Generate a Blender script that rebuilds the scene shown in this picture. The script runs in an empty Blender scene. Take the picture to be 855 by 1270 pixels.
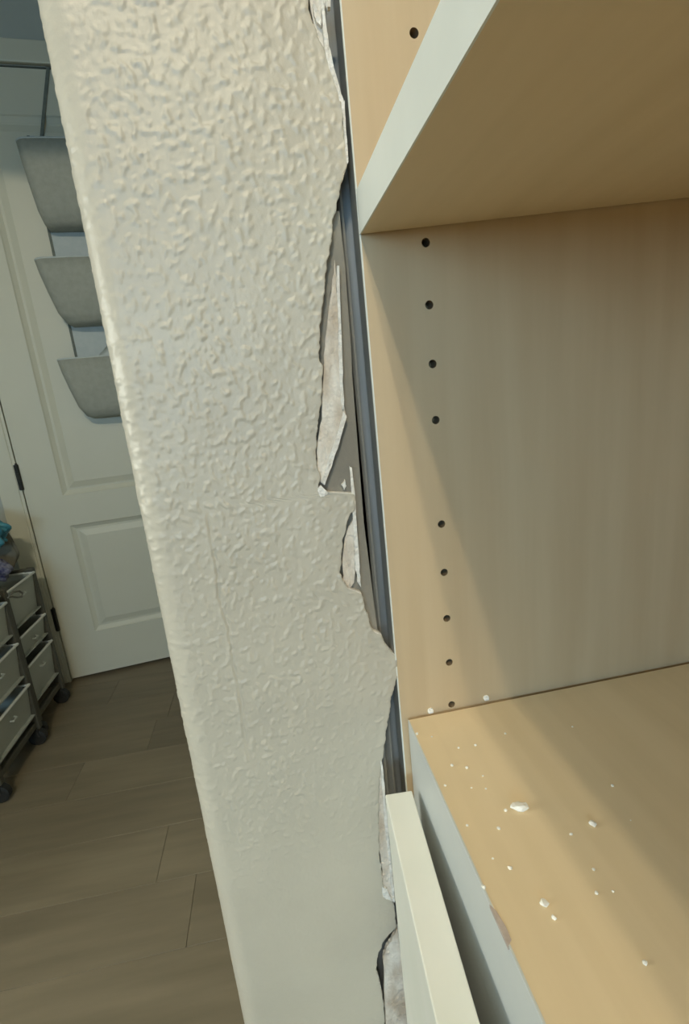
import bpy, bmesh, math, random
import numpy as np
from mathutils import Vector, Matrix

random.seed(7)
SC = bpy.context.scene
COL = SC.collection

# ------------------------------------------------------------------ camera
W_IMG, H_IMG, F_PX = 855, 1270, 620.0
YAW, TILT, ROLL = 0.132, 0.2379, 0.1027
CAM = Vector((-0.0981, -0.2884, 0.990))
_f = Vector((math.sin(YAW)*math.cos(TILT), math.cos(YAW)*math.cos(TILT), -math.sin(TILT)))
_r0 = Vector((math.cos(YAW), -math.sin(YAW), 0))
_d0 = _f.cross(_r0)
_r = _r0*math.cos(ROLL) + _d0*math.sin(ROLL)
_d = -_r0*math.sin(ROLL) + _d0*math.cos(ROLL)
cd = bpy.data.cameras.new('camera'); cam = bpy.data.objects.new('camera', cd); COL.objects.link(cam)
cd.sensor_fit = 'HORIZONTAL'; cd.sensor_width = 36.0; cd.lens = 36.0*F_PX/W_IMG
cd.clip_start = 0.01
M = Matrix((( _r.x, -_d.x, -_f.x, CAM.x), (_r.y, -_d.y, -_f.y, CAM.y), (_r.z, -_d.z, -_f.z, CAM.z), (0, 0, 0, 1)))
cam.matrix_world = M
SC.camera = cam

# ------------------------------------------------------------------ light and exposure
SC.view_settings.view_transform = 'Standard'
SC.view_settings.look = 'None'
SC.view_settings.gamma = 1.0
SC.view_settings.use_curve_mapping = False
SC.view_settings.exposure = -0.18
BULB_STRENGTH = 2050.0
wd = bpy.data.worlds.new('world'); SC.world = wd; wd.use_nodes = True
wd.node_tree.nodes['Background'].inputs[0].default_value = (0.80, 0.86, 0.80, 1)
wd.node_tree.nodes['Background'].inputs[1].default_value = 0.035
def area(name, loc, target, size, energy, color):
    l = bpy.data.lights.new(name, 'AREA'); l.shape = 'RECTANGLE'; l.size = size[0]; l.size_y = size[1]
    l.energy = energy; l.color = color
    o = bpy.data.objects.new(name, l); COL.objects.link(o); o.location = loc
    o.rotation_euler = (Vector(target)-Vector(loc)).to_track_quat('-Z', 'Y').to_euler()
    return o
area('cool_fill_light', (-0.75, -2.50, 1.26), (0.05, 0.0, 0.90), (1.1, 0.4), 31.0, (0.46, 0.75, 1.0))  # unseen cool area light, added to tint the panel's shade; no window is built
area('side_lamp', (-2.30, -0.10, 1.20), (0.0, 0.0, 0.90), (0.5, 0.5), 27.0, (0.97, 1.0, 0.90))

# ------------------------------------------------------------------ pixel helpers
def ray(q): return (q[0]-W_IMG/2)/F_PX*_r + (q[1]-H_IMG/2)/F_PX*_d + _f
def on_y(q, y): v = ray(q); return CAM + v*((y-CAM.y)/v.y)
def on_x(q, x): v = ray(q); return CAM + v*((x-CAM.x)/v.x)
def on_z(q, z): v = ray(q); return CAM + v*((z-CAM.z)/v.z)

ZH = 1.0635            # height of the first pin hole under the upper shelf

# ------------------------------------------------------------------ materials
def mat(name, color, rough=0.5, color2=None, scale=8.0, stretch=(1, 1, 1), bump=0.0, bump_scale=200.0,
        metal=0.0, lo=0.35, hi=0.65, spec=0.5, detail=6.0, emit=None):
    m = bpy.data.materials.new(name); m.use_nodes = True
    nt = m.node_tree; b = nt.nodes['Principled BSDF']
    b.inputs['Base Color'].default_value = (*color, 1); b.inputs['Roughness'].default_value = rough
    b.inputs['Metallic'].default_value = metal; b.inputs['Specular IOR Level'].default_value = spec
    tc = nt.nodes.new('ShaderNodeTexCoord'); mp = nt.nodes.new('ShaderNodeMapping')
    mp.inputs['Scale'].default_value = stretch
    nt.links.new(tc.outputs['Object'], mp.inputs['Vector'])
    if color2:
        n = nt.nodes.new('ShaderNodeTexNoise'); n.inputs['Scale'].default_value = scale; n.inputs['Detail'].default_value = detail
        nt.links.new(mp.outputs[0], n.inputs['Vector'])
        r = nt.nodes.new('ShaderNodeValToRGB')
        r.color_ramp.elements[0].position = lo; r.color_ramp.elements[0].color = (*color, 1)
        r.color_ramp.elements[1].position = hi; r.color_ramp.elements[1].color = (*color2, 1)
        nt.links.new(n.outputs['Fac'], r.inputs['Fac']); nt.links.new(r.outputs['Color'], b.inputs['Base Color'])
    if bump:
        n2 = nt.nodes.new('ShaderNodeTexNoise'); n2.inputs['Scale'].default_value = bump_scale; n2.inputs['Detail'].default_value = 4
        nt.links.new(tc.outputs['Object'], n2.inputs['Vector'])
        bp = nt.nodes.new('ShaderNodeBump'); bp.inputs['Strength'].default_value = bump; bp.inputs['Distance'].default_value = 0.002
        nt.links.new(n2.outputs['Fac'], bp.inputs['Height']); nt.links.new(bp.outputs['Normal'], b.inputs['Normal'])
    if emit:
        b.inputs['Emission Color'].default_value = (*emit[0], 1); b.inputs['Emission Strength'].default_value = emit[1]
    return m

PAINT = mat('wall_paint', (0.51, 0.47, 0.38), 0.42, (0.545, 0.505, 0.41), 14, spec=0.5, bump=0.12, bump_scale=420)
PLAIN = mat('plain_wall_paint', (0.60, 0.60, 0.54), 0.6, (0.63, 0.63, 0.57), 5, bump=0.2, bump_scale=160)
HALLP = mat('hall_wall_paint', (0.40, 0.43, 0.39), 0.6, (0.43, 0.46, 0.42), 5, bump=0.2, bump_scale=160)
CEILP = mat('ceiling_paint', (0.70, 0.70, 0.66), 0.8, (0.73, 0.73, 0.69), 5, bump=0.3, bump_scale=120)
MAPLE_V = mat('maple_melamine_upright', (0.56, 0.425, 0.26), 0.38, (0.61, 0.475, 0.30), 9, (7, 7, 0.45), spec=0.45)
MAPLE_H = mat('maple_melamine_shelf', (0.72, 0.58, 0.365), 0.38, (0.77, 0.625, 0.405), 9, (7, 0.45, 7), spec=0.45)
BAND = mat('white_edge_banding', (0.74, 0.76, 0.70), 0.4, (0.77, 0.79, 0.73), 30)
EDGEG = mat('panel_edge_tape', (0.30, 0.295, 0.265), 0.5, (0.36, 0.355, 0.32), 20)
BANDG = mat('grey_edge_banding', (0.58, 0.60, 0.58), 0.4, (0.62, 0.64, 0.61), 20)
DRAWERM = mat('drawer_front_melamine', (0.78, 0.79, 0.70), 0.42, (0.82, 0.82, 0.74), 22)
HOLEM = mat('bored_particleboard', (0.20, 0.14, 0.08), 0.9, (0.28, 0.20, 0.11), 300)
PAPER = mat('torn_gypsum_paper', (0.52, 0.43, 0.33), 0.9, (0.80, 0.75, 0.66), 90, (1, 1, 0.4), bump=0.9, bump_scale=260)
GYPSUM = mat('broken_gypsum', (0.74, 0.70, 0.62), 0.95, (0.90, 0.88, 0.82), 160, bump=0.9, bump_scale=420)
KRAFT = mat('grey_backing_paper', (0.225, 0.205, 0.165), 0.85, (0.275, 0.25, 0.20), 40, (1, 1, 0.2), bump=0.3, bump_scale=200)
STUDM = mat('galvanised_stud', (0.17, 0.18, 0.175), 0.55, (0.24, 0.25, 0.25), 30, (6, 6, 0.3), metal=0.3)
BEADM = mat('metal_corner_bead', (0.24, 0.23, 0.20), 0.6, (0.30, 0.29, 0.255), 30, (6, 6, 0.3), metal=0.1)
DOORM = mat('door_paint', (0.60, 0.60, 0.49), 0.45, (0.62, 0.62, 0.51), 4)
HINGEM = mat('dark_hinge_metal', (0.022, 0.024, 0.020), 0.5, (0.035, 0.035, 0.03), 40, metal=0.4)
FABRIC = mat('grey_organizer_fabric', (0.34, 0.36, 0.31), 0.9, (0.38, 0.40, 0.35), 60, bump=0.4, bump_scale=500)
FABLITE = mat('pale_organizer_backing', (0.50, 0.56, 0.55), 0.9, (0.54, 0.59, 0.58), 60, bump=0.3, bump_scale=500)
STRAPM = mat('dark_strap_webbing', (0.14, 0.16, 0.14), 0.9, (0.18, 0.20, 0.17), 80)
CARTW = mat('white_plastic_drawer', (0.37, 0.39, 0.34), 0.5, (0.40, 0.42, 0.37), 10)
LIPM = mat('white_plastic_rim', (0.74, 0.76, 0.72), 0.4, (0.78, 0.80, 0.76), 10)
CARTF = mat('dark_plastic_frame', (0.065, 0.063, 0.046), 0.55, (0.085, 0.082, 0.06), 10)
CASTM = mat('black_caster_rubber', (0.012, 0.013, 0.011), 0.6, (0.02, 0.02, 0.018), 30)
BLUEB = mat('teal_plastic_bag', (0.02, 0.17, 0.26), 0.4, (0.08, 0.30, 0.38), 30, bump=0.6, bump_scale=60)
NAVYB = mat('navy_cloth', (0.03, 0.03, 0.09), 0.9, (0.25, 0.25, 0.30), 55)
WHITEC = mat('off_white_cloth', (0.42, 0.43, 0.38), 0.9, (0.50, 0.51, 0.45), 30, bump=0.5, bump_scale=120)
BROWNC = mat('taupe_cloth', (0.15, 0.145, 0.11), 0.95, (0.19, 0.18, 0.14), 20, bump=0.4, bump_scale=120)
CORDM = mat('grey_cord', (0.13, 0.13, 0.11), 0.8, (0.17, 0.17, 0.14), 60)
CRUMBM = mat('gypsum_crumb', (0.86, 0.84, 0.76), 0.9, (0.92, 0.91, 0.86), 400)
LAMPM = mat('lamp_canopy_metal', (0.5, 0.5, 0.48), 0.4, (0.55, 0.55, 0.52), 10, metal=0.6)
BULBM = mat('lit_bulb_glass', (1, 1, 1), 0.4, emit=((1.0, 0.88, 0.66), BULB_STRENGTH))
def plank_mat():
    m = mat('vinyl_plank', (0.175, 0.145, 0.094), 0.42, (0.250, 0.208, 0.138), 3.0, (1.1, 9, 9), lo=0.25, hi=0.78, spec=0.4)
    nt = m.node_tree; b = nt.nodes['Principled BSDF']
    oi = nt.nodes.new('ShaderNodeObjectInfo'); hv = nt.nodes.new('ShaderNodeHueSaturation')
    mr = nt.nodes.new('ShaderNodeMapRange'); mr.inputs['To Min'].default_value = 0.84; mr.inputs['To Max'].default_value = 1.16
    nt.links.new(oi.outputs['Random'], mr.inputs['Value']); nt.links.new(mr.outputs[0], hv.inputs['Value'])
    src = b.inputs['Base Color'].links[0].from_socket
    nt.links.new(src, hv.inputs['Color']); nt.links.new(hv.outputs[0], b.inputs['Base Color'])
    # each plank looks up its own stretch of grain
    mp = [n for n in nt.nodes if n.type == 'MAPPING'][0]
    mu = nt.nodes.new('ShaderNodeMath'); mu.operation = 'MULTIPLY'; mu.inputs[1].default_value = 37.0
    cx = nt.nodes.new('ShaderNodeCombineXYZ')
    nt.links.new(oi.outputs['Random'], mu.inputs[0]); nt.links.new(mu.outputs[0], cx.inputs['X']); nt.links.new(mu.outputs[0], cx.inputs['Y'])
    nt.links.new(cx.outputs[0], mp.inputs['Location'])
    return m
PLANK = plank_mat()

# ------------------------------------------------------------------ mesh helpers
def link(name, me, m=None, parent=None, smooth=False, loc=None, rotz=None):
    o = bpy.data.objects.new(name, me); COL.objects.link(o)
    if m and not me.materials: me.materials.append(m)
    if parent: o.parent = parent
    if loc is not None: o.location = loc
    if rotz is not None: o.rotation_euler[2] = rotz
    if smooth:
        for p in me.polygons: p.use_smooth = True
    return o
def from_bm(name, bm, m, parent=None, smooth=False, **k):
    me = bpy.data.meshes.new(name); bmesh.ops.recalc_face_normals(bm, faces=bm.faces[:]); bm.to_mesh(me); bm.free()
    return link(name, me, m, parent, smooth, **k)
def add_box(bm, lo, hi, bev=0.0, seg=2):
    vs = [bm.verts.new((x, y, z)) for x in (lo[0], hi[0]) for y in (lo[1], hi[1]) for z in (lo[2], hi[2])]
    fs = [bm.faces.new([vs[i] for i in f]) for f in ((0, 1, 3, 2), (4, 6, 7, 5), (0, 4, 5, 1), (2, 3, 7, 6), (0, 2, 6, 4), (1, 5, 7, 3))]
    if bev:
        es = {e for f in fs for e in f.edges}
        bmesh.ops.bevel(bm, geom=list(es), offset=bev, segments=seg, affect='EDGES', profile=0.5)
def box(name, lo, hi, m, parent=None, bev=0.0, **k):
    bm = bmesh.new(); add_box(bm, lo, hi, bev); return from_bm(name, bm, m, parent, **k)
def add_tube(bm, pts, r, n=8):
    rings = []
    for i, p in enumerate(pts):
        a = Vector(pts[max(i-1, 0)]); b = Vector(pts[min(i+1, len(pts)-1)]); t = (b-a).normalized()
        u = t.orthogonal().normalized() if i == 0 else (rings[-1][1] - t*rings[-1][1].dot(t)).normalized()
        w = t.cross(u); rr = r[i] if isinstance(r, (list, tuple)) else r
        rings.append(([bm.verts.new(Vector(p)+rr*(math.cos(2*math.pi*k/n)*u+math.sin(2*math.pi*k/n)*w)) for k in range(n)], u))
    for A, B in zip(rings, rings[1:]):
        for k in range(n): bm.faces.new((A[0][k], A[0][(k+1) % n], B[0][(k+1) % n], B[0][k]))
    bm.faces.new(rings[0][0][::-1]); bm.faces.new(rings[-1][0])
def empty(name, loc=(0, 0, 0), rotz=0.0):
    o = bpy.data.objects.new(name, None); COL.objects.link(o); o.location = loc; o.rotation_euler[2] = rotz
    o.empty_display_size = 0.05; return o
def tag(o, label=None, cat=None, group=None, kind=None):
    if label: o['label'] = label
    if cat: o['category'] = cat
    if group: o['group'] = group
    if kind: o['kind'] = kind
    return o

# ------------------------------------------------------------------ numpy noise
def _h(ix, iy, s):
    v = np.sin(ix*127.1 + iy*311.7 + s*74.7)*43758.5453; return v - np.floor(v)
def gnoise(x, y, s=0):
    ix = np.floor(x); iy = np.floor(y); fx = x-ix; fy = y-iy
    u = fx*fx*fx*(fx*(fx*6-15)+10); v = fy*fy*fy*(fy*(fy*6-15)+10)
    def g(dx, dy):
        a = _h(ix+dx, iy+dy, s)*2*np.pi; return np.cos(a)*(fx-dx)+np.sin(a)*(fy-dy)
    return (g(0, 0)*(1-u)+g(1, 0)*u)*(1-v)+(g(0, 1)*(1-u)+g(1, 1)*u)*v
def sstep(a, b, x):
    t = np.clip((x-a)/(b-a), 0, 1); return t*t*(3-2*t)

# ================================================================== THE SETTING
XL = -0.178            # hall-side face of the partition wall
XF = -0.0358           # front plane of the cabinet
CEIL = 2.44
# --- floor: a sub-floor slab with vinyl planks laid on it
floor = box('floor', (-2.9, -2.6, -0.05), (1.0, 1.95, -0.004), STUDM); tag(floor, 'grey brown vinyl plank floor', kind='structure')
PW, PL = 0.152, 1.22
plank_me = None
bm = bmesh.new(); add_box(bm, (0, 0, -0.004), (PL-0.0006, PW-0.0006, 0.0), 0.0006, 1)
plank_me = bpy.data.meshes.new('plank'); bm.to_mesh(plank_me); bm.free()
row = 0; y = -2.55
while y < 1.90:
    off = random.uniform(0, PL); x = -2.85 - off
    xmax = 0.0
    while x < xmax:
        a = max(x, -2.88); b = x+PL
        o = link('plank', plank_me, PLANK, floor, loc=(x, y, 0))
        x += PL
    y += PW; row += 1

# --- partition wall: its textured, broken end faces the camera
JAG = [(382, -60), (382.5, 0), (386, 24), (395, 45), (401, 61), (411, 78), (417, 99), (422, 113), (425, 142), (427, 170), (431, 189), (431, 201),
       (427, 217), (422.6, 229), (419, 250), (413, 274), (411, 300), (405, 329), (403, 359), (398, 399), (396, 445), (400.5, 455),
       (399, 498), (395, 518), (393, 551), (392.5, 574), (397, 591), (395, 606), (401, 611), (425, 611.7), (440.5, 612.4), (441, 633),
       (434, 637), (426, 668), (422, 712), (428, 724), (433, 731), (448, 736), (453, 753), (459.6, 777), (466, 785), (473.5, 787), (479.6, 802),
       (489, 813), (493, 818), (492.5, 841), (490, 849), (485, 870), (480.5, 900), (477, 920), (474.5, 945), (471, 965), (470, 1009), (470.5, 1057),
       (475.5, 1097), (477, 1114), (486, 1117), (489, 1124), (491.5, 1150), (477, 1166), (469, 1185), (467, 1205), (475.5, 1239), (477, 1263), (478, 1320)]
jp = np.array([on_y(q, 0.0) for q in JAG]); jz = jp[::-1, 2]; jx = jp[::-1, 0]
CRACK = [(257, 635), (262, 670), (268, 700), (272, 740), (284, 780), (288, 815), (296, 850), (299, 880), (304, 920), (311, 950)]
cp = np.array([on_y(q, 0.0) for q in CRACK]); cz = cp[::-1, 2]; cx = cp[::-1, 0]
CRACK2 = [(413, 775), (410, 815), (407, 850)]
cp2 = np.array([on_y(q, 0.0) for q in CRACK2]); c2z = cp2[::-1, 2]; c2x = cp2[::-1, 0]
def build_wall():
    R = 0.0145
    zs = np.concatenate([np.linspace(0, 0.30, 16), np.arange(0.305, 0.442, 0.0025), np.arange(0.443, 1.235, 0.0009), np.arange(1.2365, 1.50, 0.0022), np.linspace(1.505, CEIL, 60)])
    nz = len(zs); NA, NX = 16, 140
    xr = np.interp(zs, jz, jx)
    vis = (zs > 0.45) & (zs < 1.23)
    xr = xr + np.where(vis, gnoise(zs/0.004, zs*0+3.3, 5)*0.0011 + gnoise(zs/0.0016, zs*0+1.3, 6)*0.0005, 0)
    th = np.linspace(0, math.pi/2, NA)           # 0: faces -x, pi/2: faces -y
    X = np.zeros((nz, NA+NX)); Y = np.zeros_like(X); NXn = np.zeros_like(X); NYn = np.zeros_like(X); S = np.zeros_like(X)
    X[:, :NA] = XL+R - R*np.cos(th); Y[:, :NA] = R - R*np.sin(th); NXn[:, :NA] = -np.cos(th); NYn[:, :NA] = -np.sin(th)
    S[:, :NA] = XL+R - R*(math.pi/2-th)
    t = (np.arange(NX)+1)/NX
    X[:, NA:] = (XL+R) + (xr[:, None]-(XL+R))*t[None, :]; NYn[:, NA:] = -1; S[:, NA:] = X[:, NA:]
    Z = np.repeat(zs[:, None], NA+NX, 1)
    wob = gnoise(S/0.03, Z/0.03, 9)*0.004
    U = S+wob*0.3; V = Z+wob*0.3
    n1 = gnoise(U/0.0046, V/0.0052, 1) + 0.7*gnoise(U/0.0024, V/0.0027, 2)
    ridge = sstep(0.05, 0.40, n1)
    n3 = gnoise(U/0.0045+11, V/0.005+7, 3); pits = sstep(0.30, 0.55, n3)
    # the texture coat is heavy at the top and sanded nearly flat toward the bottom
    amp = sstep(0.61, 0.78, Z - 0.30*(S+0.12))*0.82 + 0.18
    amp *= 0.75 + 0.5*gnoise(U/0.05, V/0.06, 12)
    H = amp*(0.00072*ridge - 0.00040*pits + 0.00016*gnoise(U/0.0020, V/0.0020, 4)) + 0.0004*gnoise(U/0.022, V/0.028, 8)
    dc = S - np.interp(Z, cz, cx) - gnoise(Z/0.006, Z*0+.5, 7)*0.0012
    inC = sstep(cz[0]-0.004, cz[0]+0.01, Z)*(1-sstep(cz[-1]-0.01, cz[-1]+0.004, Z))
    H += inC*(0.35+0.65*sstep(-0.25, 0.25, gnoise(Z/0.016, Z*0+2.2, 21)))*(0.00040*np.exp(-((dc+0.0014)/0.0012)**2) - 0.0013*np.exp(-((dc-0.0002)/0.00060)**2))
    dc2 = S - np.interp(Z, c2z, c2x); inC2 = sstep(c2z[0]-0.004, c2z[0]+0.01, Z)*(1-sstep(c2z[-1]-0.01, c2z[-1]+0.004, Z))
    H += inC2*0.00035*np.exp(-(dc2/0.0011)**2)
    p0 = on_y((325, 1028), 0); H += 0.0009*np.exp(-(((S-p0.x)/0.0016)**2+((Z-p0.z)/0.005)**2))
    H[:, :NA] *= sstep(0.0, 0.5, th)[None, :]
    H *= (1-sstep(1.35, 1.50, Z))*sstep(0.30, 0.40, Z)      # real relief only as far as the fine rows reach
    X2 = X + NXn*H; Y2 = Y + NYn*H
    P = np.stack([X2, Y2, Z], 2)
    # close the board: hall face column, and the broken edge folded back through the board's thickness
    left = np.stack([np.stack([np.full(nz, XL), np.full(nz, yy), zs], 1) for yy in (0.30, 0.02, 0.0150)], 1)
    e1 = np.stack([xr+0.0002+gnoise(zs/0.003, zs*0+8, 3)*0.0006, np.full(nz, 0.004), zs], 1)[:, None, :]
    e2 = np.stack([xr-0.0010+gnoise(zs/0.004, zs*0+4, 2)*0.0010, np.full(nz, 0.0115), zs], 1)[:, None, :]
    P = np.concatenate([left, P, e1, e2], 1); nc = P.shape[1]
    idx = np.arange(nz*nc).reshape(nz, nc)
    F = np.stack([idx[:-1, :-1], idx[:-1, 1:], idx[1:, 1:], idx[1:, :-1]], 2).reshape(-1, 4)
    me = bpy.data.meshes.new('wall_partition'); me.from_pydata(P.reshape(-1, 3).tolist(), [], F.tolist()); me.update()
    me.materials.append(PAINT); me.materials.append(GYPSUM)
    for p in me.polygons: p.use_smooth = True
    mi = np.zeros((nz-1, nc-1), int); mi[:, -2:] = 1
    me.polygons.foreach_set('material_index', mi.reshape(-1).astype(np.int32))
    return link('wall_partition', me)
wall = build_wall()
tag(wall, 'off white textured partition wall end with rounded corner and broken right edge', kind='structure')
# the core of the same wall, behind the broken board
bm = bmesh.new()
add_box(bm, (XL, 0.30, 0.0), (-0.062, 1.72, CEIL))
add_box(bm, (XL+0.001, 0.014, 0.0), (-0.085, 0.30, CEIL))
from_bm('wall_core', bm, PAINT, wall)
box('stud', (-0.084, 0.021, 0.0), (-0.030, 0.060, CEIL), STUDM, wall)
# metal bead: a narrow folded profile running up beside the cabinet panel
bm = bmesh.new()
pr = [(-0.0500, 0.0195), (-0.0480, 0.0175), (-0.0462, 0.0170), (-0.0452, 0.0195), (-0.0440, 0.0170), (-0.0425, 0.0145), (-0.0412, 0.0150), (-0.0405, 0.0195)]
for (x0, y0), (x1, y1) in zip(pr, pr[1:]):
    bm.faces.new([bm.verts.new(v) for v in ((x0, y0, 0.0), (x1, y1, 0.0), (x1, y1, CEIL), (x0, y0, CEIL))])
bmesh.ops.remove_doubles(bm, verts=bm.verts[:], dist=1e-5)
from_bm('metal_bead', bm, BEADM, wall)
# pieces of board exposed in the broken edge, each an irregular plate with thickness
def plate(name, pix, y0, th, m, parent, rough=0.0006, sub=5, tilt=None, seed=1):
    rnd = random.Random(seed)
    pts = []
    n = len(pix)
    for i in range(n):
        a = Vector(on_y(pix[i], y0)); b = Vector(on_y(pix[(i+1) % n], y0))
        for k in range(sub):
            q = a.lerp(b, k/sub)
            pts.append((q.x+rnd.uniform(-rough, rough), q.z+rnd.uniform(-rough, rough)))
    bm = bmesh.new()
    vf = [bm.verts.new((x, y0+rnd.uniform(-1, 1)*rough*0.5+(tilt(x, z) if tilt else 0), z)) for x, z in pts]
    vb = [bm.verts.new((x, y0+th, z)) for x, z in pts]
    bm.faces.new(vf); bm.faces.new(vb[::-1])
    for i in range(len(pts)):
        j = (i+1) % len(pts); bm.faces.new((vf[j], vf[i], vb[i], vb[j]))
    bmesh.ops.triangulate(bm, faces=[f for f in bm.faces if len(f.verts) > 4])
    return from_bm(name, bm, m, parent)
plate('backing_board', [(414, 262), (421, 262), (428, 330), (435, 420), (440, 520), (446, 612), (453, 660), (458, 735), (470, 795), (470, 805), (420, 740), (396, 640), (380, 560), (384, 420), (398, 310)],
      0.0062, 0.004, KRAFT, wall, 0.0002, 4, seed=2)
plate('torn_paper', [(416, 322), (419, 380), (420, 432), (423, 462), (424.5, 505), (429, 517), (420, 548), (410, 577), (401, 602), (394, 590), (393, 555), (399, 520), (401, 470), (404, 420), (411, 360)],
      0.0024, 0.002, PAPER, wall, 0.0004, 5, seed=3)
tag(plate('torn_edge', [(427, 510), (430, 517), (421, 549), (411, 579), (402.5, 602), (400, 598), (409, 566), (418, 540)], 0.0008, 0.0016, GYPSUM, wall, 0.0003, 4, seed=4), 'white torn gypsum edge')
plate('torn_edge', [(418, 330), (420.5, 330), (422.5, 430), (425.5, 462), (427, 508), (424, 508), (422, 462), (420, 430)], 0.0012, 0.0016, GYPSUM, wall, 0.0003, 4, seed=5)
plate('gypsum_crumb', [(394, 606), (399, 603), (403, 609), (408, 610), (404, 615), (397, 616)], -0.0008, 0.003, GYPSUM, wall, 0.0005, 3, seed=6)
plate('gypsum_crumb', [(424, 601), (429, 595), (430, 603), (427, 608)], 0.0035, 0.003, GYPSUM, wall, 0.0004, 3, seed=7)
plate('paper_sliver', [(434.5, 579), (436.5, 580), (441, 611), (443, 662), (446, 702), (448, 729), (444, 722), (441, 702), (440, 668), (440.5, 637), (438, 612)], 0.0006, 0.0022, GYPSUM, wall, 0.0003, 4, seed=8)
plate('torn_paper', [(428, 668), (439, 640), (441, 700), (440, 722), (433, 731), (426, 718), (425, 700)], 0.0030, 0.002, PAPER, wall, 0.0004, 4, seed=9)
plate('paper_sliver', [(440, 736), (450, 737), (455, 760), (462, 785), (456, 779), (447, 756)], 0.0022, 0.002, KRAFT, wall, 0.0004, 4, seed=10)
# upper torn corner
plate('torn_paper', [(383, -20), (400, -20), (402, 15), (406, 50), (410, 70), (402, 58), (395, 45), (388, 22)], 0.0022, 0.003, PAPER, wall, 0.0006, 5, seed=11)
plate('torn_edge', [(398, -20), (402, -20), (404, 18), (407, 50), (412, 76), (421, 106), (426, 125), (425, 140), (418, 108), (409, 84), (403, 60), (400, 20)], -0.0004, 0.0018, GYPSUM, wall, 0.0003, 4, seed=12)
plate('gypsum_crumb', [(389, 5), (394, 8), (397, 20), (400, 34), (396, 33), (390, 20)], 0.0003, 0.003, GYPSUM, wall, 0.0008, 3, seed=13)
plate('gypsum_crumb', [(403, -10), (412, -10), (410, 6), (406, 12), (403, 4)], -0.0004, 0.003, GYPSUM, wall, 0.0008, 3, seed=14)
plate('paper_sliver', [(425, 125), (427.5, 125), (430, 170), (432.5, 200), (430.5, 204), (427.5, 170)], -0.0006, 0.002, GYPSUM, wall, 0.0002, 4, seed=15)
# lower torn strips
plate('torn_paper', [(471, 950), (474.5, 955), (478, 985), (481, 1030), (487, 1080), (490, 1118), (478, 1118), (476, 1095), (471, 1057), (470, 1005)], 0.0016, 0.003, PAPER, wall, 0.0006, 5, seed=16)
plate('torn_edge', [(472, 942), (474.5, 945), (478, 985), (482, 1030), (487, 1080), (490.5, 1120), (487.5, 1118), (484, 1080), (478.5, 1030), (475, 985)], 0.0, 0.002, GYPSUM, wall, 0.0003, 4, seed=17)
plate('gypsum_crumb', [(475, 1100), (481, 1103), (486, 1118), (480, 1116), (476, 1112)], 0.0, 0.003, GYPSUM, wall, 0.0007, 3, seed=18)
plate('torn_paper', [(490, 1160), (494, 1150), (499, 1190), (505, 1230), (510, 1263), (515, 1310), (480, 1310), (479, 1263), (477, 1220), (476, 1185), (482, 1172)], 0.0018, 0.003, PAPER, wall, 0.0006, 5, seed=19)
plate('torn_edge', [(493, 1150), (495, 1150), (501, 1190), (507, 1230), (512, 1263), (518, 1310), (514, 1310), (508.5, 1263), (504, 1230), (498, 1190)], 0.0004, 0.002, GYPSUM, wall, 0.0003, 4, seed=20)

# --- hall end wall with the door, turned a little from square
DANG = math.atan2(1.6528-1.6055, -0.6193+0.9772)
DORG = Vector((-0.9772, 1.6055, 0))
DW, DH = 0.762, 2.045
wb = empty('wall_back_frame') if False else None
def hall(u, v, z):   # along the door, behind it, up
    c, s = math.cos(DANG), math.sin(DANG); return Vector((DORG.x+u*c-v*s, DORG.y+u*s+v*c, z))
bm = bmesh.new()
for lo, hi in (((-0.42, 0.012, 0), (-0.012, 0.11, CEIL)), ((DW+0.012, 0.012, 0), (1.1, 0.11, CEIL)), ((-0.012, 0.012, DH+0.012), (DW+0.012, 0.11, CEIL))):
    add_box(bm, lo, hi)
wall_back = from_bm('wall_back', bm, HALLP, loc=DORG, rotz=DANG); tag(wall_back, 'grey hall end wall around the white door', kind='structure')
# casing
bm = bmesh.new()
for lo, hi in (((-0.075, -0.006, 0), (-0.012, 0.012, DH+0.012)), ((DW+0.012, -0.006, 0), (DW+0.075, 0.012, DH+0.012))): add_box(bm, lo, hi, 0.004)
add_box(bm, (-0.075, -0.006, DH+0.013), (DW+0.075, 0.012, DH+0.075), 0.004)
add_box(bm, (-0.012, -0.004, 0), (-0.003, 0.11, DH+0.010)); add_box(bm, (DW+0.003, -0.004, 0), (DW+0.012, 0.11, DH+0.010))
t1 = from_bm('trim_1', bm, DOORM, loc=DORG, rotz=DANG); tag(t1, 'painted casing around the white hall door', kind='structure')
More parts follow.
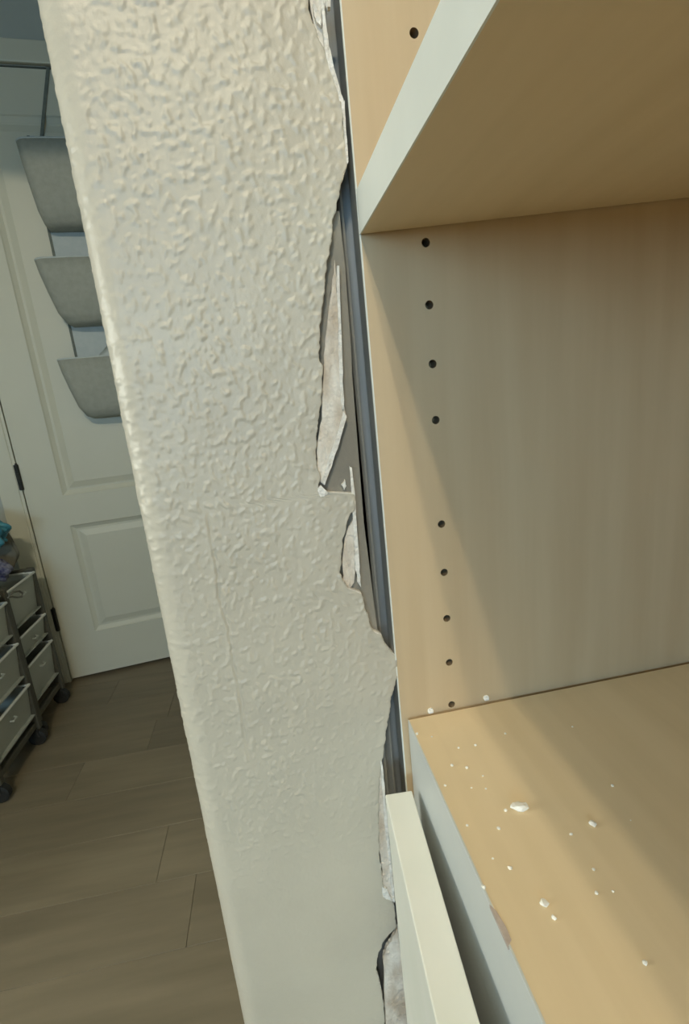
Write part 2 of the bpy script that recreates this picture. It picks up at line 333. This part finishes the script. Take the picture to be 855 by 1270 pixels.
# door slab with moulded panels
def build_door():
    bm = bmesh.new(); z0 = 0.012
    us = [0, 0.118, DW-0.118, DW]; zz = [z0, 0.185, 0.610, 0.722, DH-0.125, DH]
    V = lambda u, v, z: bm.verts.new((u, v, z))
    for i in range(3):
        for j in range(5):
            u0, u1, a, b = us[i], us[i+1], zz[j], zz[j+1]
            if i == 1 and j in (1, 3):
                prev = [V(u0, 0, a), V(u1, 0, a), V(u1, 0, b), V(u0, 0, b)]
                for off, dep in ((0.004, 0.004), (0.016, 0.0105), (0.024, 0.0105), (0.046, 0.0035)):
                    cur = [V(u0+off, dep, a+off), V(u1-off, dep, a+off), V(u1-off, dep, b-off), V(u0+off, dep, b-off)]
                    for k in range(4): bm.faces.new((prev[k], prev[(k+1) % 4], cur[(k+1) % 4], cur[k]))
                    prev = cur
                bm.faces.new(prev)
            else:
                bm.faces.new([V(u0, 0, a), V(u1, 0, a), V(u1, 0, b), V(u0, 0, b)])
    bmesh.ops.remove_doubles(bm, verts=bm.verts[:], dist=1e-5)
    add = [((0, 0, z0), (0, 0.035, z0), (0, 0.035, DH), (0, 0, DH)), ((DW, 0, z0), (DW, 0.035, z0), (DW, 0.035, DH), (DW, 0, DH)),
           ((0, 0.035, z0), (DW, 0.035, z0), (DW, 0.035, DH), (0, 0.035, DH)), ((0, 0, z0), (DW, 0, z0), (DW, 0.035, z0), (0, 0.035, z0)), ((0, 0, DH), (DW, 0, DH), (DW, 0.035, DH), (0, 0.035, DH))]
    for f in add: bm.faces.new([bm.verts.new(v) for v in f])
    return from_bm('door_1', bm, DOORM, loc=DORG, rotz=DANG)
door = build_door(); tag(door, 'white moulded panel door with dark hinges at the end of the hall', kind='structure')
def hinge_mesh():
    bm = bmesh.new(); add_tube(bm, [(-0.002, -0.005, -0.045), (-0.002, -0.005, -0.0155)], 0.0062, 12)
    add_tube(bm, [(-0.002, -0.005, -0.0145), (-0.002, -0.005, 0.0145)], 0.0062, 12); add_tube(bm, [(-0.002, -0.005, 0.0155), (-0.002, -0.005, 0.045)], 0.0062, 12)
    add_box(bm, (-0.010, -0.0072, -0.044), (0.004, -0.0015, 0.044))
    add_tube(bm, [(-0.002, -0.005, 0.045), (-0.002, -0.005, 0.050)], 0.0035, 8)
    me = bpy.data.meshes.new('hinge'); bm.to_mesh(me); bm.free(); return me
hm = hinge_mesh()
for z in (0.264, 0.808, 1.84): link('hinge', hm, HINGEM, door, loc=(0, 0, z))
# knob on the free side (behind the partition from here)
bm = bmesh.new(); add_tube(bm, [(DW-0.065, 0, 0.96), (DW-0.065, -0.01, 0.96), (DW-0.065, -0.03, 0.96), (DW-0.065, -0.04, 0.96), (DW-0.065, -0.058, 0.96), (DW-0.065, -0.066, 0.96)], [0.03, 0.026, 0.011, 0.022, 0.028, 0.014], 16)
from_bm('knob', bm, HINGEM, door, True)

wl = box('wall_left', (-1.44, 0.35, 0), (-1.34, 1.60, CEIL), PLAIN); tag(wl, 'hall side wall behind the carts', kind='structure')
wn = box('wall_niche', (-0.029, 0.030, 0), (0.60, 0.12, CEIL), PLAIN); tag(wn, 'closet wall behind the cabinet side panel', kind='structure')
wr = box('wall_right', (0.40, -2.5, 0), (0.50, 0.0285, CEIL), PLAIN); tag(wr, 'closet back wall behind the cabinet', kind='structure')
hd = box('wall_header', (-1.44, 0.055, 2.06), (XL-0.002, 0.16, CEIL), PLAIN); tag(hd, 'header over the hall opening', kind='structure')
ce = box('ceiling', (-2.9, -2.6, CEIL), (1.0, 1.95, CEIL+0.05), CEILP); tag(ce, 'plain white ceiling', kind='structure')

# ================================================================== CABINET
cab = empty('closet_cabinet', (XF, -0.4, 0)); tag(cab, 'built-in maple cabinet with white edged shelves beside the broken wall', 'cabinet')
CL = -cab.location
def loc(v): return tuple(Vector(v)+CL)
CW, XB = 0.86, 0.385      # cabinet width, back
CT = 2.10
def cbox(name, lo, hi, m, parent=cab, bev=0.0):
    if parent is cab: return box(name, loc(lo), loc(hi), m, cab, bev)
    return box(name, loc(lo), loc(hi), m, parent, bev)
def panel_with_holes(name, y_face, y_back, cols, zs_holes):
    """upright panel whose inner face (towards y_face) carries real bored pin holes"""
    bm = bmesh.new(); r, dep, N = 0.0024, 0.010, 20
    d = 1 if y_back > y_face else -1
    V = lambda x, y, z: bm.verts.new(loc((x, y, z)))
    half = 0.008
    xs = [XF]; [xs.extend((c-half, c+half)) for c in cols]; xs.append(XB)
    def quad(x0, x1, z0, z1): bm.faces.new([V(x0, y_face, z0), V(x1, y_face, z0), V(x1, y_face, z1), V(x0, y_face, z1)])
    for k in range(len(xs)-1):
        x0, x1 = xs[k], xs[k+1]
        if k % 2 == 0: quad(x0, x1, 0.08, CT); continue
        c = (x0+x1)/2; z = 0.08
        for hz in sorted(zs_holes):
            quad(x0, x1, z, hz-half)
            cs = [V(x0, y_face, hz-half), V(x1, y_face, hz-half), V(x1, y_face, hz+half), V(x0, y_face, hz+half)]
            ang = [2*math.pi*i/N - math.pi*0.75 for i in range(N)]
            ring = [V(c+r*math.cos(a), y_face, hz+r*math.sin(a)) for a in ang]
            rin = [V(c+r*math.cos(a), y_face+d*dep, hz+r*math.sin(a)) for a in ang]
            q = N//4
            for s in range(4):
                for i in range(q):
                    a, b = ring[s*q+i], ring[(s*q+i+1) % N]
                    if i < q//2: bm.faces.new((cs[s], b, a))
                    else: bm.faces.new((cs[(s+1) % 4], b, a))
                bm.faces.new((cs[s], cs[(s+1) % 4], ring[s*q+q//2]))
            for i in range(N):
                f = bm.faces.new((ring[i], ring[(i+1) % N], rin[(i+1) % N], rin[i])); f.material_index = 1
            f = bm.faces.new(rin); f.material_index = 1
            z = hz+half
        quad(x0, x1, z, CT)
    for a, b in (((XF, y_face, 0.08), (XF, y_back, CT)), ((XB, y_face, 0.08), (XB, y_back, CT))):
        bm.faces.new([V(a[0], a[1], a[2]), V(a[0], b[1], a[2]), V(a[0], b[1], b[2]), V(a[0], a[1], b[2])])
    bm.faces.new([V(XF, y_back, 0.08), V(XB, y_back, 0.08), V(XB, y_back, CT), V(XF, y_back, CT)])
    for z in (0.08, CT): bm.faces.new([V(XF, y_face, z), V(XB, y_face, z), V(XB, y_back, z), V(XF, y_back, z)])
    bmesh.ops.remove_doubles(bm, verts=bm.verts[:], dist=1e-6)
    me = bpy.data.meshes.new(name); bm.to_mesh(me); bm.free()
    me.materials.append(MAPLE_V); me.materials.append(HOLEM)
    return link(name, me, None, cab)
holes = [ZH-0.032*n for n in range(-12, 12) if n not in (4, 10, 11)]
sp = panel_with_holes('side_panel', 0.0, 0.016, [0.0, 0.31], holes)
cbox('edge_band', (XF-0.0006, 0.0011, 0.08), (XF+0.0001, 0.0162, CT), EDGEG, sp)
cbox('edge_highlight', (XF-0.0007, -0.0002, 0.08), (XF+0.0001, 0.0011, CT), BAND, sp)  # thin white strip: the band's corner highlight put in as colour
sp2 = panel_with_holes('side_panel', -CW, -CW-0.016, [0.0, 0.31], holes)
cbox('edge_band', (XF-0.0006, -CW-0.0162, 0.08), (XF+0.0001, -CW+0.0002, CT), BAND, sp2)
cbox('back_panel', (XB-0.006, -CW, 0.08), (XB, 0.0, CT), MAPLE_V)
cbox('top_panel', (XF, -CW, CT-0.018), (XB-0.006, 0.0, CT), MAPLE_H)
cbox('plinth', (XF+0.03, -CW-0.016, 0.0), (XB, 0.016, 0.08), BANDG)
def shelf(name, xf, z_bot, z_top, slope, band, setback=0.0015, depth=0.33, bevel=0.0006):
    def tz(x, z): return z+(x-xf)*slope
    bm = bmesh.new()
    x0, x1 = xf+0.0006, xf+depth
    P = [bm.verts.new(loc((x, y, tz(x, z)))) for x in (x0, x1) for y in (-CW+0.0015, -setback) for z in (z_bot, z_top)]
    for f in ((0, 1, 3, 2), (4, 6, 7, 5), (0, 4, 5, 1), (2, 3, 7, 6), (0, 2, 6, 4), (1, 5, 7, 3)): bm.faces.new([P[i] for i in f])
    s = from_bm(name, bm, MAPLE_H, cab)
    cbox('edge_band', (xf-0.0002, -CW+0.0015, z_bot-0.0001), (xf+0.0006, -setback, z_top+0.0001), band, s)
    return s
ZU0, ZU1 = ZH+0.0060, ZH+0.0267
s1 = shelf('shelf', XF-0.0004, ZU0, ZU1, 0.043, BAND, 0.0008)
ZL = ZH-0.2914
XLO = -0.0318
s2 = shelf('shelf', XLO, ZL-0.062, ZL, 0.0093, BANDG, 0.0030)
for z in (ZU0+0.40, ZU0+0.75): shelf('shelf', XF+0.002, z, z+0.02, 0.0, BAND)
cbox('front_rail', (XLO-0.0002, -CW+0.002, ZL-0.170), (XLO+0.016, -0.0030, ZL-0.0622), BANDG)
# chipped spot on the lower shelf's front edge
c0 = on_z((606, 1152), ZL)
bm = bmesh.new()
ch = [(-0.0005, -0.008, 0.0002), (-0.0005, 0.009, 0.0002), (0.0010, 0.006, 0.0003), (0.0020, -0.001, 0.0003), (0.0018, -0.006, 0.0003)]
top = [bm.verts.new(loc((XLO+x, c0.y+y, ZL+z))) for x, y, z in ch]; bot = [bm.verts.new(loc((XLO+x, c0.y+y, ZL+z-0.002))) for x, y, z in ch]
bm.faces.new(top); bm.faces.new(bot[::-1])
for i in range(5): bm.faces.new((top[(i+1) % 5], top[i], bot[i], bot[(i+1) % 5]))
tag(from_bm('edge_chip', bm, mat('chipped_core', (0.42, 0.34, 0.29), 0.9, (0.50, 0.42, 0.36), 200), s2), 'small chip in the shelf front edge')
# drawer front below the lower shelf, racked a little so the gap widens toward the viewer
ZD = ZL-0.040
dfar_l, dfar_r = on_z((482, 986), ZD), on_z((511, 980), ZD)
dn_l, dn_r = on_z((538, 1263), ZD), on_z((594, 1263), ZD)
print('drawer', dfar_l, dfar_r, dn_l, dn_r)
def build_drawer(ZD, HD):
    th = 0.0178
    dirv = Vector((dn_r.x-dfar_r.x, dn_r.y-dfar_r.y)).normalized()
    a = Vector((min(dfar_r.x, XLO-0.003), min(dfar_r.y, -0.004))); nrm = Vector((dirv.y, -dirv.x))
    if nrm.x > 0: nrm = -nrm
    L = 0.83
    pr = [a, a+dirv*L, a+dirv*L+nrm*th, a+nrm*th]
    bm = bmesh.new()
    lo = [bm.verts.new(loc((p.x, p.y, ZD-HD))) for p in pr]; hi = [bm.verts.new(loc((p.x, p.y, ZD))) for p in pr]
    bm.faces.new(lo[::-1]); bm.faces.new(hi)
    for i in range(4): bm.faces.new((lo[i], lo[(i+1) % 4], hi[(i+1) % 4], hi[i]))
    bmesh.ops.recalc_face_normals(bm, faces=bm.faces[:])
    bmesh.ops.bevel(bm, geom=bm.edges[:], offset=0.0008, segments=2, affect='EDGES', profile=0.5)
    df = from_bm('drawer_front', bm, DRAWERM, cab)
    m = a+dirv*0.42+nrm*(th+0.02); bm = bmesh.new()
    c = [loc((m.x+dirv.x*t, m.y+dirv.y*t, ZD-0.15)) for t in (-0.06, 0.06)]
    w = [loc((m.x+dirv.x*t-nrm.x*0.02, m.y+dirv.y*t-nrm.y*0.02, ZD-0.15)) for t in (-0.06, 0.06)]
    add_tube(bm, [w[0], c[0], c[1], w[1]], 0.005, 10); from_bm('handle', bm, LAMPM, df)
    q0 = a+dirv*0.03; q1 = a+dirv*0.78
    return df
build_drawer(ZD, 0.300)
build_drawer(ZD-0.303, 0.330)

# crumbs of broken plaster lying on the lower shelf
CR = [(85, 252, 5), (127, 260, 3), (203, 292, 4), (251, 285, 5), (335, 253, 4), (185, 342, 5), (226, 348, 5), (165, 398, 4), (272, 372, 3), (375, 462, 14),
      (336, 470, 5), (228, 511, 4), (316, 520, 5), (582, 510, 8), (521, 538, 4), (348, 632, 5), (274, 686, 5), (585, 638, 4), (593, 704, 4), (445, 733, 8),
      (472, 773, 6), (638, 402, 4), (525, 235, 3), (730, 902, 5), (240, 405, 3), (280, 408, 3), (300, 605, 3), (640, 700, 3), (690, 500, 2)]
def crumb(i, cx_, cy_, sz):
    q = (480+cx_/2.28, 800+cy_/2.28)
    p = on_z(q, ZL); p.z = ZL+(p.x-XLO)*0.0093
    rnd = random.Random(100+i); s = sz*0.00021
    bm = bmesh.new(); bmesh.ops.create_icosphere(bm, subdivisions=2 if sz > 6 else 1, radius=1.0)
    for v in bm.verts:
        k = rnd.uniform(0.75, 1.2); v.co = Vector((v.co.x*s*k*rnd.uniform(.9, 1.1)*(1.5 if sz > 10 else 1), v.co.y*s*k, max(v.co.z*s*0.55*k, -s*0.35)))
    mz = min(v.co.z for v in bm.verts)
    for v in bm.verts: v.co.z -= mz
    o = from_bm('plaster_crumb', bm, CRUMBM, loc=p, rotz=rnd.uniform(0, 3))
    if sz == 14: tag(o, 'largest white plaster crumb, mid way along the lower shelf', 'crumb', 'plaster crumbs on the lower shelf')
    elif (cx_, cy_) == (582, 510): tag(o, 'bright white crumb lying near the shadow edge on the lower shelf', 'crumb', 'plaster crumbs on the lower shelf')
    elif (cx_, cy_) == (445, 733): tag(o, 'pale oblong crumb nearest the chipped shelf edge', 'crumb', 'plaster crumbs on the lower shelf')
    else: tag(o, 'tiny white plaster speck scattered on the maple lower shelf', 'crumb', 'plaster crumbs on the lower shelf')
for i, c in enumerate(CR): crumb(i, *c)
# two shelf pins pushed into the side panel right behind the lower shelf
for i, (q, lb) in enumerate((((534, 881), 'small white shelf pin nearest the front edge of the side panel'), ((603, 865), 'small white shelf pin further back on the side panel'))):
    p = on_y(q, 0.0); bm = bmesh.new()
    add_tube(bm, [(0, 0.0, 0), (0, -0.0008, 0)], 0.0020, 10); add_box(bm, (-0.0016, -0.0018, -0.0014), (0.0016, -0.0004, 0.0010), 0.0003, 1)
    o = from_bm('shelf_pin', bm, CRUMBM, loc=(p.x, 0.0, p.z)); tag(o, lb, 'shelf pin', 'shelf pins in the side panel')

# ================================================================== HALL THINGS
# --- hanging organizer on the door
og = empty('door_organizer', DORG, DANG); tag(og, 'grey fabric pocket organizer hanging on the white door', 'organizer')
U0, U1 = 0.262, 0.560
for u in (U0+0.012, U1-0.012):
    ut = u+(0.085 if u < 0.4 else -0.085)
    bm = bmesh.new(); V8 = [bm.verts.new(v) for v in ((u-0.005, -0.004, 1.78), (u+0.005, -0.004, 1.78), (ut+0.005, -0.004, DH+0.005), (ut-0.005, -0.004, DH+0.005), (ut+0.005, 0.038, DH+0.005), (ut-0.005, 0.038, DH+0.005))]
    bm.faces.new(V8[:4]); bm.faces.new((V8[3], V8[2], V8[4], V8[5])); o = from_bm('strap', bm, STRAPM, og)
    md = o.modifiers.new('thick', 'SOLIDIFY'); md.thickness = 0.0015
bp_ = box('back_sheet', (U0, -0.006, 0.99), (U1, -0.003, 1.86), FABLITE, og)
for u in (U0, U1): box('binding', (u-0.004, -0.008, 0.99), (u+0.004, -0.002, 1.86), STRAPM, bp_)
def pocket(zb, zt, flare=1.0):
    """open bellows pocket: bulging front, tapering to a rounded base"""
    bm = bmesh.new(); rows = []; NU = 14
    prof = [(0.0, 0.052, 0.016), (0.05, 0.072, 0.002), (0.2, 0.085, -0.014), (0.5, 0.093, -0.028), (0.8, 0.098, -0.040), (1.0, 0.096, -0.046)]
    for t, dep, inset in prof:
        z = zb+(zt-zb)*t; inset *= flare; a, b = U0+inset, U1-inset; r = 0.03; pts = [(a, -0.007)]
        for k in range(7):
            th = math.pi/2*k/6; pts.append((a+r-r*math.cos(th), -dep+r-r*math.sin(th)))
        for k in range(1, 6): pts.append((a+r+(b-a-2*r)*k/6, -dep-0.006*math.sin(math.pi*k/6)))
        for k in range(7):
            th = math.pi/2*k/6; pts.append((b-r+r*math.sin(th), -dep+r-r*math.cos(th)))
        pts.append((b, -0.007)); rows.append([bm.verts.new((u, v, z)) for u, v in pts])
    for A, B in zip(rows, rows[1:]):
        for i in range(len(A)-1): bm.faces.new((A[i], A[i+1], B[i+1], B[i]))
    bm.faces.new(rows[0])
    bmesh.ops.recalc_face_normals(bm, faces=bm.faces[:])
    o = from_bm('pocket', bm, FABRIC, og, True)
    md = o.modifiers.new('thick', 'SOLIDIFY'); md.thickness = 0.0025; md.offset = 1
    bm = bmesh.new(); add_tube(bm, [v for v in [(u, w, zt) for u, w in pts]], 0.0035, 6); from_bm('hem', bm, FABLITE, o)
    return o
pocket(1.585, 1.815, 0.5); pocket(1.290, 1.485); pocket(0.985, 1.180)
# folded cloth showing in the lowest pocket
bm = bmesh.new(); bmesh.ops.create_icosphere(bm, subdivisions=3, radius=1)
rnd = random.Random(4)
for v in bm.verts:
    n = 1+0.18*math.sin(5*v.co.x+2*v.co.z)+0.1*math.sin(9*v.co.y+3*v.co.x); v.co = Vector((v.co.x*0.12*n, v.co.y*0.036, v.co.z*0.075*n))
fc = from_bm('folded_cloth', bm, FABLITE, None, True); fc.matrix_world = Matrix.Translation(hall(0.40, -0.05, 1.13)) @ Matrix.Rotation(DANG, 4, 'Z')
tag(fc, 'pale folded cloth stuffed in the lowest door pocket', 'cloth')

# --- two wheeled drawer carts along the hall wall
def cart(y0, y1, xf, lips, bot, ztop, label):
    xb = xf-0.36; c = empty('drawer_cart', ((xf+xb)/2, (y0+y1)/2, 0)); o = -c.location
    def L(v): return tuple(Vector(v)+o)
    for y in (y0+0.010, y1-0.010):
        for x in (xf-0.012, xb+0.012): box('post', L((x-0.014, y-0.010, 0.055)), L((x+0.014, y+0.010, ztop)), CARTF, c, 0.003)
    for y in (y0+0.010, y1-0.010):
        for z in (0.075, (bot+ztop)/2, ztop-0.01): box('side_rail', L((xb+0.02, y-0.006, z-0.008)), L((xf-0.02, y+0.006, z+0.008)), CARTF, c)
    box('base_rail', L((xf-0.022, y0+0.015, 0.062)), L((xf-0.006, y1-0.015, 0.082)), CARTF, c, 0.003)
    box('base_rail', L((xb+0.006, y0+0.015, 0.062)), L((xb+0.022, y1-0.015, 0.082)), CARTF, c, 0.003)
    hs = list(lips)+[bot+0.0]
    for i, zl in enumerate(lips):
        zb = (lips[i+1]+0.030) if i+1 < len(lips) else bot
        bm = bmesh.new(); t = 0.004; a, b = y0+0.022, y1-0.022; xi, xo = xb+0.01, xf
        add_box(bm, L((xi, a, zb)), L((xo, b, zb+t)))
        # front leans out toward its rim
        f = [L(v) for v in ((xo-0.012, a, zb), (xo-0.012, b, zb), (xo, b, zl), (xo, a, zl))]; g = [(p[0]-t, p[1], p[2]) for p in f]
        F = [bm.verts.new(v) for v in f]; G = [bm.verts.new(v) for v in g]
        bm.faces.new(F); bm.faces.new(G[::-1])
        for k in range(4): bm.faces.new((F[(k+1) % 4], F[k], G[k], G[(k+1) % 4]))
        add_box(bm, L((xi, a, zb)), L((xi+t, b, zl))); add_box(bm, L((xi, a, zb)), L((xo-0.012, a+t, zl))); add_box(bm, L((xi, b-t, zb)), L((xo-0.012, b, zl)))
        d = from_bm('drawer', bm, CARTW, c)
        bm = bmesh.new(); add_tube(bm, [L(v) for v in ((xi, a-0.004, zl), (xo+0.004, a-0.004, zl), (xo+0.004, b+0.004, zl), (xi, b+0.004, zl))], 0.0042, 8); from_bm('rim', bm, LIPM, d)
        bm = bmesh.new(); m = (a+b)/2; add_tube(bm, [L((xo-0.004, m-0.012, zl-0.04)), L((xo+0.005, m-0.010, zl-0.042)), L((xo+0.005, m+0.010, zl-0.042)), L((xo-0.004, m+0.012, zl-0.04))], 0.003, 6); from_bm('pull', bm, CARTW, d)
    for y in (y0+0.012, y1-0.012):
        for x in (xf-0.014, xb+0.014):
            bm = bmesh.new()
            add_tube(bm, [L((x, y-0.011, 0.026)), L((x, y-0.009, 0.026)), L((x, y+0.009, 0.026)), L((x, y+0.011, 0.026))], [0.020, 0.026, 0.026, 0.020], 16)
            w = from_bm('caster', bm, CASTM, c)
            bm = bmesh.new(); add_box(bm, L((x-0.010, y-0.014, 0.028)), L((x+0.010, y+0.014, 0.060)), 0.003); from_bm('fork', bm, CASTM, w)
    tag(c, label, 'cart', 'wheeled drawer carts in the hall'); return c
cart(0.985, 1.245, -0.93, (0.483, 0.349, 0.211), 0.107, 0.475, 'wheeled cart of white drawers at the left edge, nearer the viewer')
cart(1.262, 1.475, -0.945, (0.500, 0.345, 0.245), 0.120, 0.515, 'wheeled cart of white drawers between the nearer cart and door')

def blob(name, c, r, m, seed, wr=0.2, sub=4):
    rnd = random.Random(seed); ph = [rnd.uniform(0, 6) for _ in range(8)]
    bm = bmesh.new(); bmesh.ops.create_icosphere(bm, subdivisions=sub, radius=1)
    for v in bm.verts:
        p = v.co; n = 1+wr*(0.5*math.sin(4*p.x+ph[0]+3*p.y)+0.4*math.sin(7*p.z+ph[1]+4*p.x)+0.3*math.sin(13*p.y+ph[2]+5*p.z)+0.2*math.sin(21*p.x+ph[3]))
        v.co = Vector((p.x*r[0]*n, p.y*r[1]*n, max(p.z, -0.8)*r[2]*n))
    zm = min(v.co.z for v in bm.verts)
    for v in bm.verts: v.co.z -= zm
    return from_bm(name, bm, m, None, True, loc=c)
tag(blob('plastic_bag', (-1.02, 1.375, 0.610), (0.075, 0.045, 0.055), BLUEB, 3, 0.3), 'crumpled teal blue plastic bag on the cart beside the door', 'bag')
tag(blob('cloth_bundle', (-1.02, 1.340, 0.510), (0.060, 0.040, 0.045), NAVYB, 5, 0.25), 'navy and white cloth bundle under the teal bag', 'cloth')
tag(blob('tote_bag', (-1.03, 1.437, 0.520), (0.070, 0.020, 0.085), BROWNC, 8, 0.10), 'taupe cloth bag standing in the cart next to the door', 'bag')
ct = blob('cloth_pouch', (-0.985, 1.180, 0.487), (0.06, 0.050, 0.030), WHITEC, 6, 0.22); tag(ct, 'off white cloth pouch with a looped cord on the nearer cart', 'pouch')
lp = [on_x(q, -0.915) for q in ((12, 738), (17, 734), (24, 733), (28, 736), (27, 740), (22, 741), (15, 740), (10, 741))]
bm = bmesh.new(); add_tube(bm, [p-ct.location for p in lp], 0.003, 6); from_bm('cord_loop', bm, CORDM, ct)

# ================================================================== CEILING LAMP behind the viewer
lamp = empty('ceiling_lamp', (-0.315, -1.5, CEIL)); tag(lamp, 'two bulb ceiling lamp behind the viewer', 'lamp')
bm = bmesh.new(); add_tube(bm, [(0, 0, 0), (0, 0, -0.010), (0, 0, -0.022)], [0.11, 0.11, 0.085], 28); from_bm('canopy', bm, LAMPM, lamp)
for dx in (0.066, -0.066):
    bm = bmesh.new(); add_tube(bm, [(dx, 0, -0.02), (dx, 0, -0.05)], 0.016, 16); sk = from_bm('socket', bm, LAMPM, lamp)
    bm = bmesh.new(); bmesh.ops.create_uvsphere(bm, u_segments=16, v_segments=10, radius=0.021)
    for v in bm.verts: v.co = Vector((v.co.x+dx, v.co.y, v.co.z*1.25-0.075))
    from_bm('bulb', bm, BULBM, sk, True)
